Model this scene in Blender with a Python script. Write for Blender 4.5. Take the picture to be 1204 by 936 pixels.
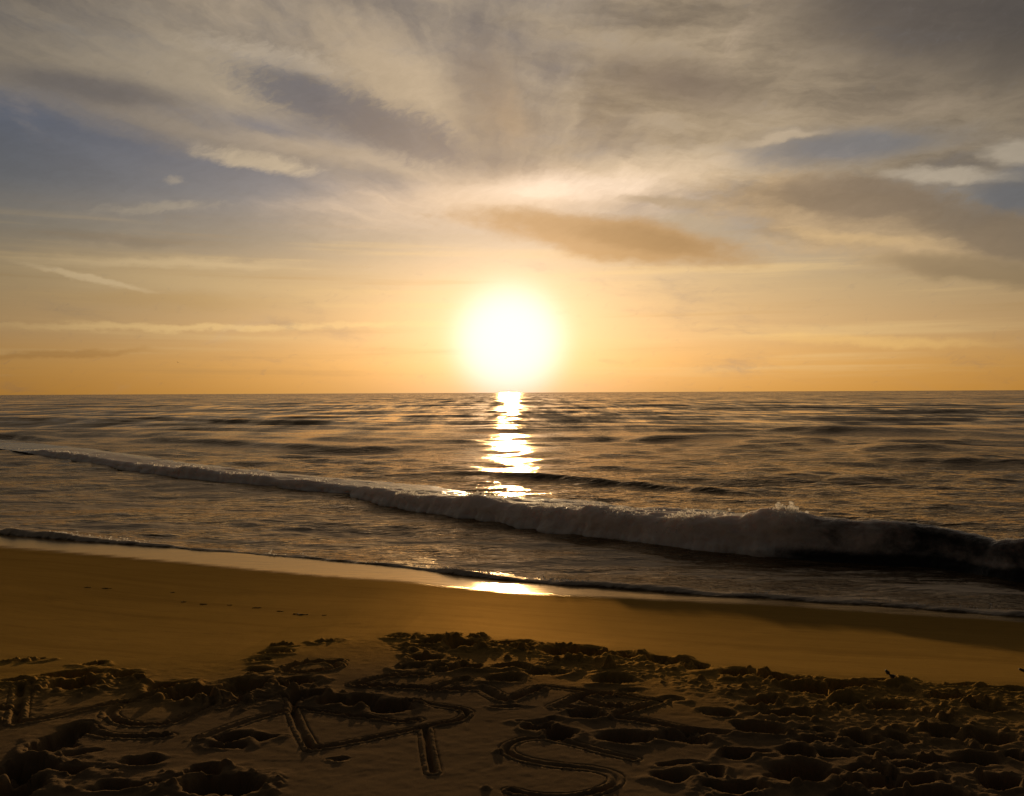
import bpy, math, random
import numpy as np
from mathutils import Matrix, Vector, Euler

R = math.radians
for o in list(bpy.data.objects):
    bpy.data.objects.remove(o)
scene = bpy.context.scene
C = scene.collection

# ------------------------------------------------------------------ camera
ZC = 1.65                      # eye height above the trampled sand
F = 1043.0                     # focal length, photograph pixels (1204 wide)
PW, PH = 1204.0, 936.0
PITCH, ROLL = R(-0.35), R(0.27)
cam_d = bpy.data.cameras.new('camera')
cam = bpy.data.objects.new('camera', cam_d)
C.objects.link(cam)
cam_d.sensor_width = 36.0
cam_d.lens = 36.0 * F / PW
cam_d.clip_start = 0.05
cam_d.clip_end = 200000.0
M_CAM = Euler((R(90) + PITCH, 0, 0)).to_matrix() @ Matrix.Rotation(-ROLL, 3, 'Z')
cam.matrix_world = Matrix.Translation((0, 0, ZC)) @ M_CAM.to_4x4()
scene.camera = cam


def ray(px, py):
    """direction seen at a pixel of the photograph"""
    return M_CAM @ Vector(((px - PW / 2) / F, (PH / 2 - py) / F, -1.0))


TILT, Y0 = 0.050, 3.9          # the trampled sand falls gently towards the sea


def on_plane(px, py, z=None):
    """where the view ray meets a level (or, without one, the trampled sand)"""
    d = ray(px, py)
    if z is None:
        t = (TILT * Y0 - ZC) / (d.z + TILT * d.y)
    else:
        t = (z - ZC) / d.z
    return d.x * t, d.y * t


def azel(px, py):
    d = ray(px, py).normalized()
    return math.degrees(math.atan2(d.x, d.y)), math.degrees(math.asin(d.z))


# ------------------------------------------------------------------ light
SUN_AZ, SUN_EL = azel(599, 401)
sun_d = bpy.data.lights.new('sun', 'SUN')
sun_d.energy = 2.3
sun_d.angle = R(1.2)
sun_d.color = (1.0, 0.68, 0.34)
sun = bpy.data.objects.new('sun', sun_d)
C.objects.link(sun)
sd = Vector((math.sin(R(SUN_AZ)) * math.cos(R(SUN_EL)), math.cos(R(SUN_AZ)) * math.cos(R(SUN_EL)), math.sin(R(SUN_EL))))
sun.rotation_euler = (-sd).to_track_quat('-Z', 'Y').to_euler()
sun.location = (0, 50, 30)

vs = scene.view_settings
vs.view_transform = 'Standard'
vs.look = 'None'
vs.exposure = 0.0
vs.gamma = 1.0
vs.use_curve_mapping = False
scene.display_settings.display_device = 'sRGB'


def lin(r, g, b):
    f = lambda c: (c / 255 / 12.92) if c / 255 <= 0.04045 else ((c / 255 + 0.055) / 1.055) ** 2.4
    return (f(r), f(g), f(b), 1.0)


class Nodes:
    """small helper to write shader node trees as expressions"""

    def __init__(self, tree):
        self.t = tree
        self.n = tree.nodes
        self.l = tree.links

    def put(self, sock, v):
        if v is None:
            return
        if isinstance(v, bpy.types.NodeSocket):
            self.l.new(v, sock)
        elif isinstance(v, (tuple, list)):
            n = len(sock.default_value)
            v = tuple(v)[:n] + (1.0,) * max(0, n - len(v))
            sock.default_value = v
        else:
            try:
                sock.default_value = v
            except TypeError:
                sock.default_value = (v, v, v, 1.0)[:len(sock.default_value)]

    def m(self, op, a, b=None, c=None, clamp=False):
        nd = self.n.new('ShaderNodeMath')
        nd.operation = op
        nd.use_clamp = clamp
        self.put(nd.inputs[0], a)
        self.put(nd.inputs[1], b)
        self.put(nd.inputs[2], c)
        return nd.outputs[0]

    def vm(self, op, a, b=None):
        nd = self.n.new('ShaderNodeVectorMath')
        nd.operation = op
        self.put(nd.inputs[0], a)
        self.put(nd.inputs[1], b)
        return nd.outputs['Value'] if op in ('DOT_PRODUCT', 'LENGTH', 'DISTANCE') else nd.outputs[0]

    def mix(self, f, a, b, blend='MIX'):
        nd = self.n.new('ShaderNodeMix')
        nd.data_type = 'RGBA'
        nd.blend_type = blend
        self.put(nd.inputs[0], f)
        self.put(nd.inputs[6], a)
        self.put(nd.inputs[7], b)
        return nd.outputs[2]

    def mapping(self, v, loc=(0, 0, 0), rot=0.0, scale=(1, 1, 1), kind='POINT'):
        nd = self.n.new('ShaderNodeMapping')
        nd.vector_type = kind
        self.put(nd.inputs[0], v)
        nd.inputs['Location'].default_value = loc
        nd.inputs['Rotation'].default_value = (0, 0, rot)
        nd.inputs['Scale'].default_value = scale
        return nd.outputs[0]

    def noise(self, v, scale=1.0, detail=5.0, rough=0.55, dist=0.0, lac=2.0, out=0):
        nd = self.n.new('ShaderNodeTexNoise')
        self.put(nd.inputs['Vector'], v)
        self.put(nd.inputs['Scale'], scale)
        nd.inputs['Detail'].default_value = detail
        nd.inputs['Roughness'].default_value = rough
        nd.inputs['Lacunarity'].default_value = lac
        nd.inputs['Distortion'].default_value = dist
        return nd.outputs[out]

    def blob(self, v, a, b, thick, extra=0.0):
        """soft spindle between two photograph points, 1 in the middle, 0 at its rim"""
        (ax, ay), (bx, by) = azel(*a), azel(*b)
        ln = math.hypot(bx - ax, by - ay) / 2
        mp = self.mapping(v, ((ax + bx) / 2, (ay + by) / 2, 0), math.atan2(by - ay, bx - ax),
                          (ln * (1 + extra), thick / 18.2, 1), 'TEXTURE')
        g = self.n.new('ShaderNodeTexGradient')
        g.gradient_type = 'SPHERICAL'
        self.l.new(mp, g.inputs[0])
        return g.outputs['Fac']

    def step(self, x, a, b):
        nd = self.n.new('ShaderNodeMapRange')
        nd.interpolation_type = 'SMOOTHSTEP'
        self.put(nd.inputs['Value'], x)
        nd.inputs['From Min'].default_value = a
        nd.inputs['From Max'].default_value = b
        return nd.outputs[0]

    def ramp(self, x, stops):
        nd = self.n.new('ShaderNodeValToRGB')
        self.put(nd.inputs[0], x)
        e = nd.color_ramp.elements
        while len(e) < len(stops):
            e.new(0.5)
        for i, (p, c) in enumerate(stops):
            e[i].position = p
            e[i].color = c
        return nd.outputs[0]


# ------------------------------------------------------------------ sky
world = bpy.data.worlds.new('World')
scene.world = world
world.use_nodes = True
world.cycles.sampling_method = 'MANUAL'
world.cycles.sample_map_resolution = 1024
wt = world.node_tree
wt.nodes.clear()
W = Nodes(wt)
tc = wt.nodes.new('ShaderNodeTexCoord')
D = tc.outputs['Generated']
sep = wt.nodes.new('ShaderNodeSeparateXYZ')
wt.links.new(D, sep.inputs[0])
DX, DY, DZ = sep.outputs
AZ = W.m('MULTIPLY', W.m('ARCTAN2', DX, DY), 180 / math.pi)
EL = W.m('MULTIPLY', W.m('ARCSINE', DZ), 180 / math.pi)
cb = wt.nodes.new('ShaderNodeCombineXYZ')
wt.links.new(AZ, cb.inputs[0])
wt.links.new(EL, cb.inputs[1])
P0 = cb.outputs[0]

sky_t = wt.nodes.new('ShaderNodeTexSky')
sky_t.sky_type = 'NISHITA'
sky_t.sun_disc = False
sky_t.sun_elevation = R(SUN_EL)
sky_t.sun_rotation = R(SUN_AZ)
sky_t.dust_density = 3.0
sky_t.altitude = 2.0

# angle from the sun, squeezed a little so the glow spreads along the horizon
dot = W.vm('DOT_PRODUCT', D, tuple(sd))
TH = W.m('MULTIPLY', W.m('ARCCOSINE', W.m('MINIMUM', dot, 1.0)), 180 / math.pi)

# clear air behind the clouds
ELn = W.m('DIVIDE', EL, 90.0, clamp=True)
air = W.ramp(ELn, [(0.0, lin(206, 146, 64)), (0.018, lin(208, 155, 84)), (0.040, lin(194, 157, 110)),
                   (0.075, lin(176, 152, 116)), (0.105, lin(142, 135, 124)), (0.135, lin(106, 114, 126)),
                   (0.180, lin(82, 98, 124)), (0.260, lin(74, 86, 110)), (0.40, lin(44, 48, 60)), (1.0, lin(34, 36, 44))])

# warped sky coordinates: ragged cloud rims
wn = W.noise(W.mapping(P0, scale=(0.10, 0.22, 1)), 1.0, 6, 0.6, out=1)
warp = W.vm('MULTIPLY', W.vm('SUBTRACT', wn, (0.5, 0.5, 0.5)), (7.0, 3.0, 0.0))
PW_ = W.vm('ADD', P0, warp)
wn2 = W.noise(W.mapping(P0, scale=(0.5, 1.1, 1)), 1.0, 5, 0.6, out=1)
PW2 = W.vm('ADD', W.vm('ADD', P0, W.vm('MULTIPLY', warp, (0.35, 0.35, 0))),
           W.vm('MULTIPLY', W.vm('SUBTRACT', wn2, (0.5, 0.5, 0.5)), (1.6, 0.9, 0.0)))

# streak noises: along the falling bands (left), nearly level (right), level haze, fine fleece, lumps
stL = W.noise(W.mapping(W.mapping(PW2, rot=R(17)), scale=(0.055, 0.42, 1)), 1.0, 9, 0.60)
stR = W.noise(W.mapping(W.mapping(PW2, loc=(31, 7, 0), rot=R(6)), scale=(0.08, 0.32, 1)), 1.0, 9, 0.62)
stV = W.noise(W.mapping(W.mapping(PW2, loc=(3, 17, 0), rot=R(-70)), scale=(0.06, 0.22, 1)), 1.0, 8, 0.60)
stH = W.noise(W.mapping(P0, loc=(11, 3, 0), scale=(0.035, 0.95, 1)), 1.0, 7, 0.58)
fine = W.noise(W.mapping(W.mapping(PW2, rot=R(-24)), scale=(0.9, 2.6, 1)), 1.0, 6, 0.65)
lump = W.noise(W.mapping(PW_, loc=(5, 40, 0), scale=(0.12, 0.26, 1)), 1.0, 9, 0.62)


# streaks fanning out from where the cloud bands converge above the sun
fa, fe = azel(592, 292)
fv = W.vm('SUBTRACT', PW2, (fa, fe, 0.0))
fs = wt.nodes.new('ShaderNodeSeparateXYZ')
wt.links.new(fv, fs.inputs[0])
fang = W.m('ARCTAN2', fs.outputs[0], W.m('MULTIPLY', fs.outputs[1], 1.6))
fcb = wt.nodes.new('ShaderNodeCombineXYZ')
wt.links.new(W.m('MULTIPLY', fang, 3.4), fcb.inputs[0])
wt.links.new(W.m('MULTIPLY', W.vm('LENGTH', fv), 0.075), fcb.inputs[1])
fan = W.noise(fcb.outputs[0], 1.0, 8, 0.60)
fan = W.m('ADD', 0.5, W.m('MULTIPLY', W.m('SUBTRACT', fan, 0.5), W.step(W.vm('LENGTH', fv), 3.0, 9.0)))


def cloud(col, shape, noise, k, a, b, colour, op=1.0):
    x = W.m('ADD', shape, W.m('MULTIPLY', W.m('SUBTRACT', noise, 0.5), k))
    f = W.m('MULTIPLY', W.step(x, a, b), op)
    return W.mix(f, col, colour)


def tint(noise, c0, c1, lo=0.3, hi=0.7):
    return W.mix(W.step(noise, lo, hi), c0, c1)


def expf(x):
    return W.m('POWER', 2.718, x)


def scaled(colour, f):
    nd = wt.nodes.new('ShaderNodeVectorMath')
    nd.operation = 'SCALE'
    nd.inputs[0].default_value = colour
    wt.links.new(f, nd.inputs['Scale'])
    return nd.outputs[0]


# sunlight scattered forward by the air round the sun
g0 = expf(W.m('MULTIPLY', W.m('POWER', W.m('DIVIDE', TH, 3.35), 4.0), -1.0))
g1 = expf(W.m('DIVIDE', TH, -3.4))
g2 = expf(W.m('DIVIDE', TH, -9.0))
col = air
col = W.vm('ADD', col, scaled((0.44, 0.32, 0.20), g2))

# level haze streaks low over the sea
low = W.m('MULTIPLY', W.step(EL, 0.2, 1.6), W.m('SUBTRACT', 1.0, W.step(EL, 8.0, 12.0)))
col = W.mix(W.m('MULTIPLY', W.step(stH, 0.50, 0.72), W.m('MULTIPLY', low, 0.45)), col, lin(228, 194, 136))
col = W.mix(W.m('MULTIPLY', W.m('SUBTRACT', 1.0, W.step(stH, 0.28, 0.46)), W.m('MULTIPLY', low, 0.40)), col, lin(176, 140, 94))
# long low arcs on the left
col = cloud(col, W.blob(PW2, (-190, 288), (520, 345), 50), stH, 1.3, 0.20, 0.95, lin(204, 176, 132), 0.75)
col = cloud(col, W.blob(PW2, (-120, 300), (480, 312), 12), stH, 0.9, 0.20, 0.95, lin(216, 190, 148), 0.75)
col = cloud(col, W.blob(PW2, (-60, 264), (330, 290), 14), stH, 0.7, 0.15, 0.9, lin(132, 120, 106), 0.60)
col = cloud(col, W.blob(PW2, (-60, 345), (420, 358), 20), stH, 1.0, 0.20, 0.95, lin(186, 152, 104), 0.60)
col = cloud(col, W.blob(PW2, (-300, 377), (700, 379), 7), stH, 0.5, 0.2, 0.9, lin(240, 204, 142), 0.70)
col = cloud(col, W.blob(PW2, (-120, 415), (230, 411), 7), stH, 0.6, 0.1, 0.8, lin(178, 132, 78), 0.65)
col = cloud(col, W.blob(PW2, (-20, 300), (225, 354), 7), stH, 0.3, 0.15, 0.8, lin(222, 196, 154), 0.8)
col = cloud(col, W.blob(PW2, (820, 396), (1300, 404), 9), stH, 0.6, 0.1, 0.9, lin(240, 196, 122), 0.5)

# big veil over the whole upper sky (grey-brown), open over the slate gap on the left
c_veil = tint(W.m('ADD', W.m('MULTIPLY', fan, 0.65), W.m('MULTIPLY', stL, 0.35)), lin(112, 106, 104), lin(172, 155, 131), 0.34, 0.66)
veil = W.step(W.m('ADD', EL, W.m('MULTIPLY', W.m('SUBTRACT', lump, 0.5), 7.0)), 9.0, 14.5)
gapL = W.step(W.blob(PW2, (-480, 150), (620, 246), 118), 0.02, 0.34)
veil = W.m('MULTIPLY', veil, W.m('SUBTRACT', 1.0, W.m('MULTIPLY', gapL, 0.95)))
col = W.mix(W.m('MULTIPLY', veil, 0.93), col, c_veil)
# grey mass, upper right
c_mass = tint(stR, lin(112, 100, 86), lin(172, 153, 126))
col = cloud(col, W.blob(PW_, (500, 30), (1560, 60), 190), lump, 0.9, 0.12, 0.60, c_mass, 0.95)
col = cloud(col, W.blob(PW_, (760, -70), (1700, 10), 130), stR, 0.9, 0.08, 0.8, lin(76, 70, 68), 0.9)
# two falling pale bands on the left with the wedge gap between them
col = cloud(col, W.blob(PW2, (-220, -30), (500, 140), 70), stL, 1.0, 0.15, 0.90, lin(178, 162, 139), 0.85)
col = cloud(col, W.blob(PW2, (-200, 36), (720, 232), 34), stL, 0.9, 0.05, 0.85, lin(156, 143, 128), 0.88)
col = cloud(col, W.blob(PW2, (140, 130), (640, 212), 22), stL, 0.9, 0.20, 0.9, lin(186, 168, 146), 0.70)
col = cloud(col, W.blob(PW2, (-90, 72), (300, 124), 26), stL, 0.9, 0.15, 0.9, lin(106, 102, 104), 0.75)
# fan of pale fleece standing over the wedge's tip
col = cloud(col, W.blob(PW2, (300, -70), (590, 210), 92), fan, 1.3, 0.10, 0.95, lin(184, 164, 137), 0.85)
col = cloud(col, W.blob(PW2, (150, 30), (470, 92), 26), fine, 0.9, 0.20, 0.9, lin(190, 174, 152), 0.6)
# the wedge of darker sky
col = cloud(col, W.blob(PW2, (222, 62), (520, 160), 34), fine, 0.9, 0.05, 0.75, lin(100, 102, 111), 0.90)
col = cloud(col, W.blob(PW2, (350, 110), (600, 196), 40), fine, 0.9, 0.05, 0.75, lin(114, 109, 110), 0.90)
# brown curtain right of the fan
col = cloud(col, W.blob(PW2, (540, 10), (600, 200), 66), fan, 1.2, 0.12, 0.90, lin(136, 120, 104), 0.70)
col = cloud(col, W.blob(PW2, (560, 95), (640, 190), 44), fan, 1.4, 0.10, 0.95, lin(160, 136, 110), 0.50)
col = cloud(col, W.blob(PW2, (600, 60), (1010, 120), 50), stR, 1.2, 0.30, 0.95, lin(114, 101, 91), 0.75)
col = cloud(col, W.blob(PW2, (880, 128), (1290, 106), 34), stR, 1.2, 0.20, 0.95, lin(156, 139, 118), 0.8)
# pale fringe under it and the gaps of slate blue
col = cloud(col, W.blob(PW2, (600, 206), (1000, 186), 34), stR, 1.3, 0.12, 0.90, lin(212, 190, 160), 0.88)
col = cloud(col, W.blob(PW2, (820, 186), (1190, 150), 30), stR, 1.9, 0.02, 1.0, lin(98, 103, 112), 0.88)
col = cloud(col, W.blob(PW2, (850, 172), (1000, 150), 9), stR, 0.9, 0.2, 0.8, lin(178, 160, 136), 0.85)
col = cloud(col, W.blob(PW2, (1090, 250), (1330, 220), 54), stR, 1.5, 0.10, 0.8, lin(98, 103, 112), 0.88)
col = cloud(col, W.blob(PW2, (900, 278), (740, 262), 30), stR, 0.7, 0.12, 0.7, lin(158, 146, 128), 0.75)
col = cloud(col, W.blob(PW2, (975, 204), (1260, 208), 15), stR, 0.8, 0.12, 0.75, lin(188, 174, 154), 0.88)
col = cloud(col, W.blob(PW2, (1120, 184), (1290, 172), 22), stR, 1.0, 0.12, 0.7, lin(184, 170, 150), 0.88)
# cream rays right above the glow
col = cloud(col, W.blob(PW2, (250, 244), (950, 196), 50), fan, 1.0, 0.05, 0.90, lin(220, 194, 166), 0.86)
col = cloud(col, W.blob(PW2, (490, 226), (840, 206), 27), fan, 1.2, 0.12, 0.95, lin(244, 221, 198), 0.85)
col = cloud(col, W.blob(PW2, (690, 228), (900, 244), 9), stR, 0.8, 0.12, 0.75, lin(150, 134, 114), 0.8)
# dark clouds on the right
col = cloud(col, W.blob(PW2, (500, 246), (940, 306), 38), lump, 0.9, 0.12, 0.55, lin(158, 124, 86), 0.90)
col = cloud(col, W.blob(PW2, (620, 262), (880, 296), 22), lump, 0.9, 0.15, 0.70, lin(134, 105, 74), 0.80)
col = cloud(col, W.blob(PW2, (740, 206), (1360, 322), 64), lump, 1.2, 0.16, 0.60, tint(stR, lin(146, 124, 98), lin(196, 166, 126)), 0.85)
col = cloud(col, W.blob(PW2, (860, 218), (1180, 246), 36), lump, 1.0, 0.15, 0.65, lin(126, 110, 94), 0.88)
col = cloud(col, W.blob(PW2, (1010, 232), (1330, 320), 40), lump, 1.0, 0.15, 0.65, lin(122, 107, 92), 0.85)
col = cloud(col, W.blob(PW2, (980, 296), (1360, 348), 22), stR, 0.8, 0.12, 0.7, lin(140, 120, 94), 0.80)
col = cloud(col, W.blob(PW2, (860, 262), (1160, 292), 12), stR, 1.0, 0.15, 0.9, lin(204, 172, 126), 0.7)
# small bright wisps on the slate
col = cloud(col, W.blob(PW2, (195, 166), (410, 206), 17), fine, 0.6, 0.16, 0.75, lin(198, 180, 154), 0.92)
col = cloud(col, W.blob(PW2, (40, 246), (320, 236), 12), fine, 0.9, 0.25, 0.95, lin(160, 151, 138), 0.85)
col = cloud(col, W.blob(PW2, (176, 212), (222, 207), 8), fine, 0.6, 0.20, 0.9, lin(156, 148, 138), 0.8)

col = W.vm('ADD', col, scaled((0.46, 0.42, 0.42), g1))
col = W.mix(W.m('MULTIPLY', g0, 1.0, clamp=True), col, (1.06, 1.03, 0.98, 1))
# unseen sky overhead, dimmed to cut the fill on sand and water
over = W.m('SUBTRACT', 1.0, W.m('MULTIPLY', W.step(EL, 22.0, 40.0), 0.72))
# the sky dims away from the sun's side
side = W.m('ABSOLUTE', W.m('SUBTRACT', AZ, 5.0))
over = W.m('MULTIPLY', over, W.m('SUBTRACT', 1.0, W.m('MULTIPLY', W.step(side, 9.0, 40.0), 0.46)))
# fine structure carried by all the high cloud
tex = W.m('ADD', W.m('MULTIPLY', W.m('SUBTRACT', W.m('ADD', W.m('MULTIPLY', stR, 0.6), W.m('MULTIPLY', fan, 0.4)), 0.5), 0.85), W.m('MULTIPLY', W.m('SUBTRACT', fine, 0.5), 0.22))
tex = W.m('ADD', 0.95, W.m('MULTIPLY', tex, W.step(EL, 5.0, 12.0)))
col = W.vm('MULTIPLY', W.vm('MULTIPLY', col, over), tex)
# dim sky behind the viewer, and nothing below the horizon
back = W.step(DY, -0.35, 0.75)
dimc = W.m('ADD', 0.15, W.m('MULTIPLY', back, 0.85))
nd = wt.nodes.new('ShaderNodeVectorMath')
nd.operation = 'SCALE'
wt.links.new(col, nd.inputs[0])
wt.links.new(W.m('MULTIPLY', dimc, 10.0), nd.inputs['Scale'])
tot = W.vm('ADD', nd.outputs[0], W.vm('MULTIPLY', sky_t.outputs[0], (0.12, 0.12, 0.12)))
bg = wt.nodes.new('ShaderNodeBackground')
wt.links.new(tot, bg.inputs[0])
bg.inputs[1].default_value = 0.1
wo = wt.nodes.new('ShaderNodeOutputWorld')
wt.links.new(bg.outputs[0], wo.inputs[0])

# ------------------------------------------------------------------ numeric noise
rng = np.random.default_rng(7)


def vnoise(x, y, seed):
    tab = np.random.default_rng(seed).random((257, 257)).astype(np.float32)
    tab[256, :] = tab[0, :]
    tab[:, 256] = tab[:, 0]
    xi, yi = np.floor(x), np.floor(y)
    fx, fy = (x - xi).astype(np.float32), (y - yi).astype(np.float32)
    xi = xi.astype(np.int64) % 256
    yi = yi.astype(np.int64) % 256
    fx = fx * fx * fx * (fx * (fx * 6 - 15) + 10)
    fy = fy * fy * fy * (fy * (fy * 6 - 15) + 10)
    a, b, c, d = tab[xi, yi], tab[xi + 1, yi], tab[xi, yi + 1], tab[xi + 1, yi + 1]
    return (a + (b - a) * fx) * (1 - fy) + (c + (d - c) * fx) * fy


def fbm(x, y, scale, octv=4, seed=1, gain=0.5):
    """-1..1"""
    v, amp, tot = 0.0, 1.0, 0.0
    ca, sa = math.cos(0.6), math.sin(0.6)
    X, Y = x / scale, y / scale
    for i in range(octv):
        v = v + amp * (vnoise(X, Y, seed * 31 + i) * 2 - 1)
        tot += amp
        amp *= gain
        X, Y = (X * ca - Y * sa) * 2.03 + 17.3, (X * sa + Y * ca) * 2.03 + 5.1
    return v / tot


def sstep(x, a, b):
    t = np.clip((x - a) / (b - a), 0, 1)
    return t * t * (3 - 2 * t)


def grid_mesh(name, X, Y, Z, mat, attrs=None, keep=None):
    ny, nx = X.shape
    me = bpy.data.meshes.new(name)
    co = np.stack([X, Y, Z], -1).reshape(-1, 3).astype(np.float32)
    idx = np.arange(nx * ny).reshape(ny, nx)
    q = np.stack([idx[:-1, :-1], idx[:-1, 1:], idx[1:, 1:], idx[1:, :-1]], -1).reshape(-1, 4)
    if keep is not None:
        k = keep
        q = q[(k[:-1, :-1] & k[:-1, 1:] & k[1:, 1:] & k[1:, :-1]).reshape(-1)]
        used = np.unique(q)
        remap = np.full(nx * ny, -1, np.int64)
        remap[used] = np.arange(len(used))
        q = remap[q]
        co = co[used]
        if attrs:
            attrs = {a: v.reshape(-1)[used] for a, v in attrs.items()}
    me.vertices.add(len(co))
    me.vertices.foreach_set('co', co.reshape(-1))
    me.loops.add(q.size)
    me.loops.foreach_set('vertex_index', q.reshape(-1).astype(np.int32))
    me.polygons.add(len(q))
    me.polygons.foreach_set('loop_start', np.arange(0, q.size, 4, dtype=np.int32))
    me.polygons.foreach_set('use_smooth', np.ones(len(q), bool))
    me.update(calc_edges=True)
    if attrs:
        for a, v in attrs.items():
            at = me.attributes.new(a, 'FLOAT', 'POINT')
            at.data.foreach_set('value', v.reshape(-1).astype(np.float32))
    me.materials.append(mat)
    o = bpy.data.objects.new(name, me)
    C.objects.link(o)
    return o


def tag(o, label=None, cat=None, group=None, kind=None):
    if label:
        o['label'] = label
    if cat:
        o['category'] = cat
    if group:
        o['group'] = group
    if kind:
        o['kind'] = kind
    return o


def new_mat(name):
    m = bpy.data.materials.new(name)
    m.use_nodes = True
    m.node_tree.nodes.clear()
    n = Nodes(m.node_tree)
    out = m.node_tree.nodes.new('ShaderNodeOutputMaterial')
    return m, n, out


def attr(n, name):
    nd = n.n.new('ShaderNodeAttribute')
    nd.attribute_name = name
    return nd.outputs['Fac']


def objco(n):
    return n.n.new('ShaderNodeTexCoord').outputs['Object']


def principled(n, **kw):
    nd = n.n.new('ShaderNodeBsdfPrincipled')
    for k, v in kw.items():
        n.put(nd.inputs[k.replace('_', ' ')], v)
    return nd


def bump(n, h, strength, dist, normal=None):
    nd = n.n.new('ShaderNodeBump')
    n.put(nd.inputs['Strength'], strength)
    n.put(nd.inputs['Distance'], dist)
    n.put(nd.inputs['Height'], h)
    n.put(nd.inputs['Normal'], normal)
    return nd.outputs[0]


# ------------------------------------------------------------------ materials
def sand_material():
    m, n, out = new_mat('sand')
    p = objco(n)
    wet, tram = attr(n, 'wet'), attr(n, 'trampled')
    big = n.noise(n.mapping(p, scale=(0.5, 1.4, 1)), 1.0, 5, 0.6)
    gr = n.noise(p, 260.0, 3, 0.7)
    spk = n.noise(p, 90.0, 2, 0.5)
    dry = n.mix(gr, (0.140, 0.092, 0.048, 1), (0.310, 0.210, 0.115, 1))
    dry = n.mix(n.m('MULTIPLY', n.step(big, 0.35, 0.7), 0.35), dry, (0.130, 0.086, 0.046, 1))
    damp = n.mix(big, (0.275, 0.165, 0.040, 1), (0.370, 0.228, 0.058, 1))
    # faint lines left by earlier swash, running along the shore
    up = attr(n, 'upshore')
    sx = n.n.new('ShaderNodeSeparateXYZ')
    n.l.new(p, sx.inputs[0])
    cu = n.n.new('ShaderNodeCombineXYZ')
    n.l.new(n.m('MULTIPLY', sx.outputs[0], 0.16), cu.inputs[0])
    n.l.new(n.m('MULTIPLY', up, 2.6), cu.inputs[1])
    swl = n.noise(cu.outputs[0], 1.0, 7, 0.66, 0.3)
    damp = n.mix(n.m('MULTIPLY', n.step(swl, 0.46, 0.66), 0.42), damp, (0.165, 0.098, 0.028, 1))
    thin = n.m('SUBTRACT', 1.0, n.step(n.m('ABSOLUTE', n.m('SUBTRACT', swl, 0.47)), 0.0, 0.012))
    damp = n.mix(n.m('MULTIPLY', thin, 0.35), damp, (0.12, 0.075, 0.028, 1))
    dampf = n.m('SUBTRACT', 1.0, tram, clamp=True)
    c = n.mix(dampf, dry, damp)
    c = n.mix(n.m('MULTIPLY', wet, 0.75), c, (0.055, 0.038, 0.020, 1))
    dark = n.step(spk, 0.70, 0.78)
    c = n.mix(n.m('MULTIPLY', dark, 0.5), c, (0.018, 0.013, 0.009, 1))
    hb = n.m('MULTIPLY', gr, n.m('SUBTRACT', 1.0, n.m('MULTIPLY', wet, 0.96)))
    nrm = bump(n, hb, 0.55, 0.004)
    rip = n.noise(n.mapping(p, scale=(3, 14, 1)), 1.0, 3, 0.5)
    nrm = bump(n, rip, n.m('MULTIPLY', wet, 0.06), 0.05, nrm)
    dif = n.n.new('ShaderNodeBsdfDiffuse')
    n.put(dif.inputs['Color'], c)
    n.put(dif.inputs['Roughness'], 0.0)
    n.put(dif.inputs['Normal'], nrm)
    gl = n.n.new('ShaderNodeBsdfGlossy')                         # gloss of damp grains, tinted orange for a glow towards the sun
    n.put(gl.inputs['Color'], (0.95, 0.56, 0.16, 1))
    n.put(gl.inputs['Roughness'], 0.62)
    n.put(gl.inputs['Normal'], nrm)
    m0 = n.n.new('ShaderNodeMixShader')
    n.put(m0.inputs[0], n.m('MULTIPLY', dampf, n.m('ADD', 0.035, n.m('MULTIPLY', big, 0.03))))
    n.l.new(dif.outputs[0], m0.inputs[1])
    n.l.new(gl.outputs[0], m0.inputs[2])
    wd = n.n.new('ShaderNodeBsdfDiffuse')
    n.put(wd.inputs['Color'], c)
    wg = n.n.new('ShaderNodeBsdfGlossy')
    n.put(wg.inputs['Color'], (1.0, 0.80, 0.54, 1))
    n.put(wg.inputs['Roughness'], 0.17)
    n.put(wg.inputs['Normal'], nrm)
    wf_ = n.n.new('ShaderNodeFresnel')
    n.put(wf_.inputs['IOR'], 1.34)
    n.put(wf_.inputs['Normal'], nrm)
    wetb = n.n.new('ShaderNodeMixShader')
    n.l.new(wf_.outputs[0], wetb.inputs[0])
    n.l.new(wd.outputs[0], wetb.inputs[1])
    n.l.new(wg.outputs[0], wetb.inputs[2])
    b = n.n.new('ShaderNodeMixShader')
    n.put(b.inputs[0], wet)
    n.l.new(m0.outputs[0], b.inputs[1])
    n.l.new(wetb.outputs[0], b.inputs[2])
    n.l.new(b.outputs[0], out.inputs[0])
    return m


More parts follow.
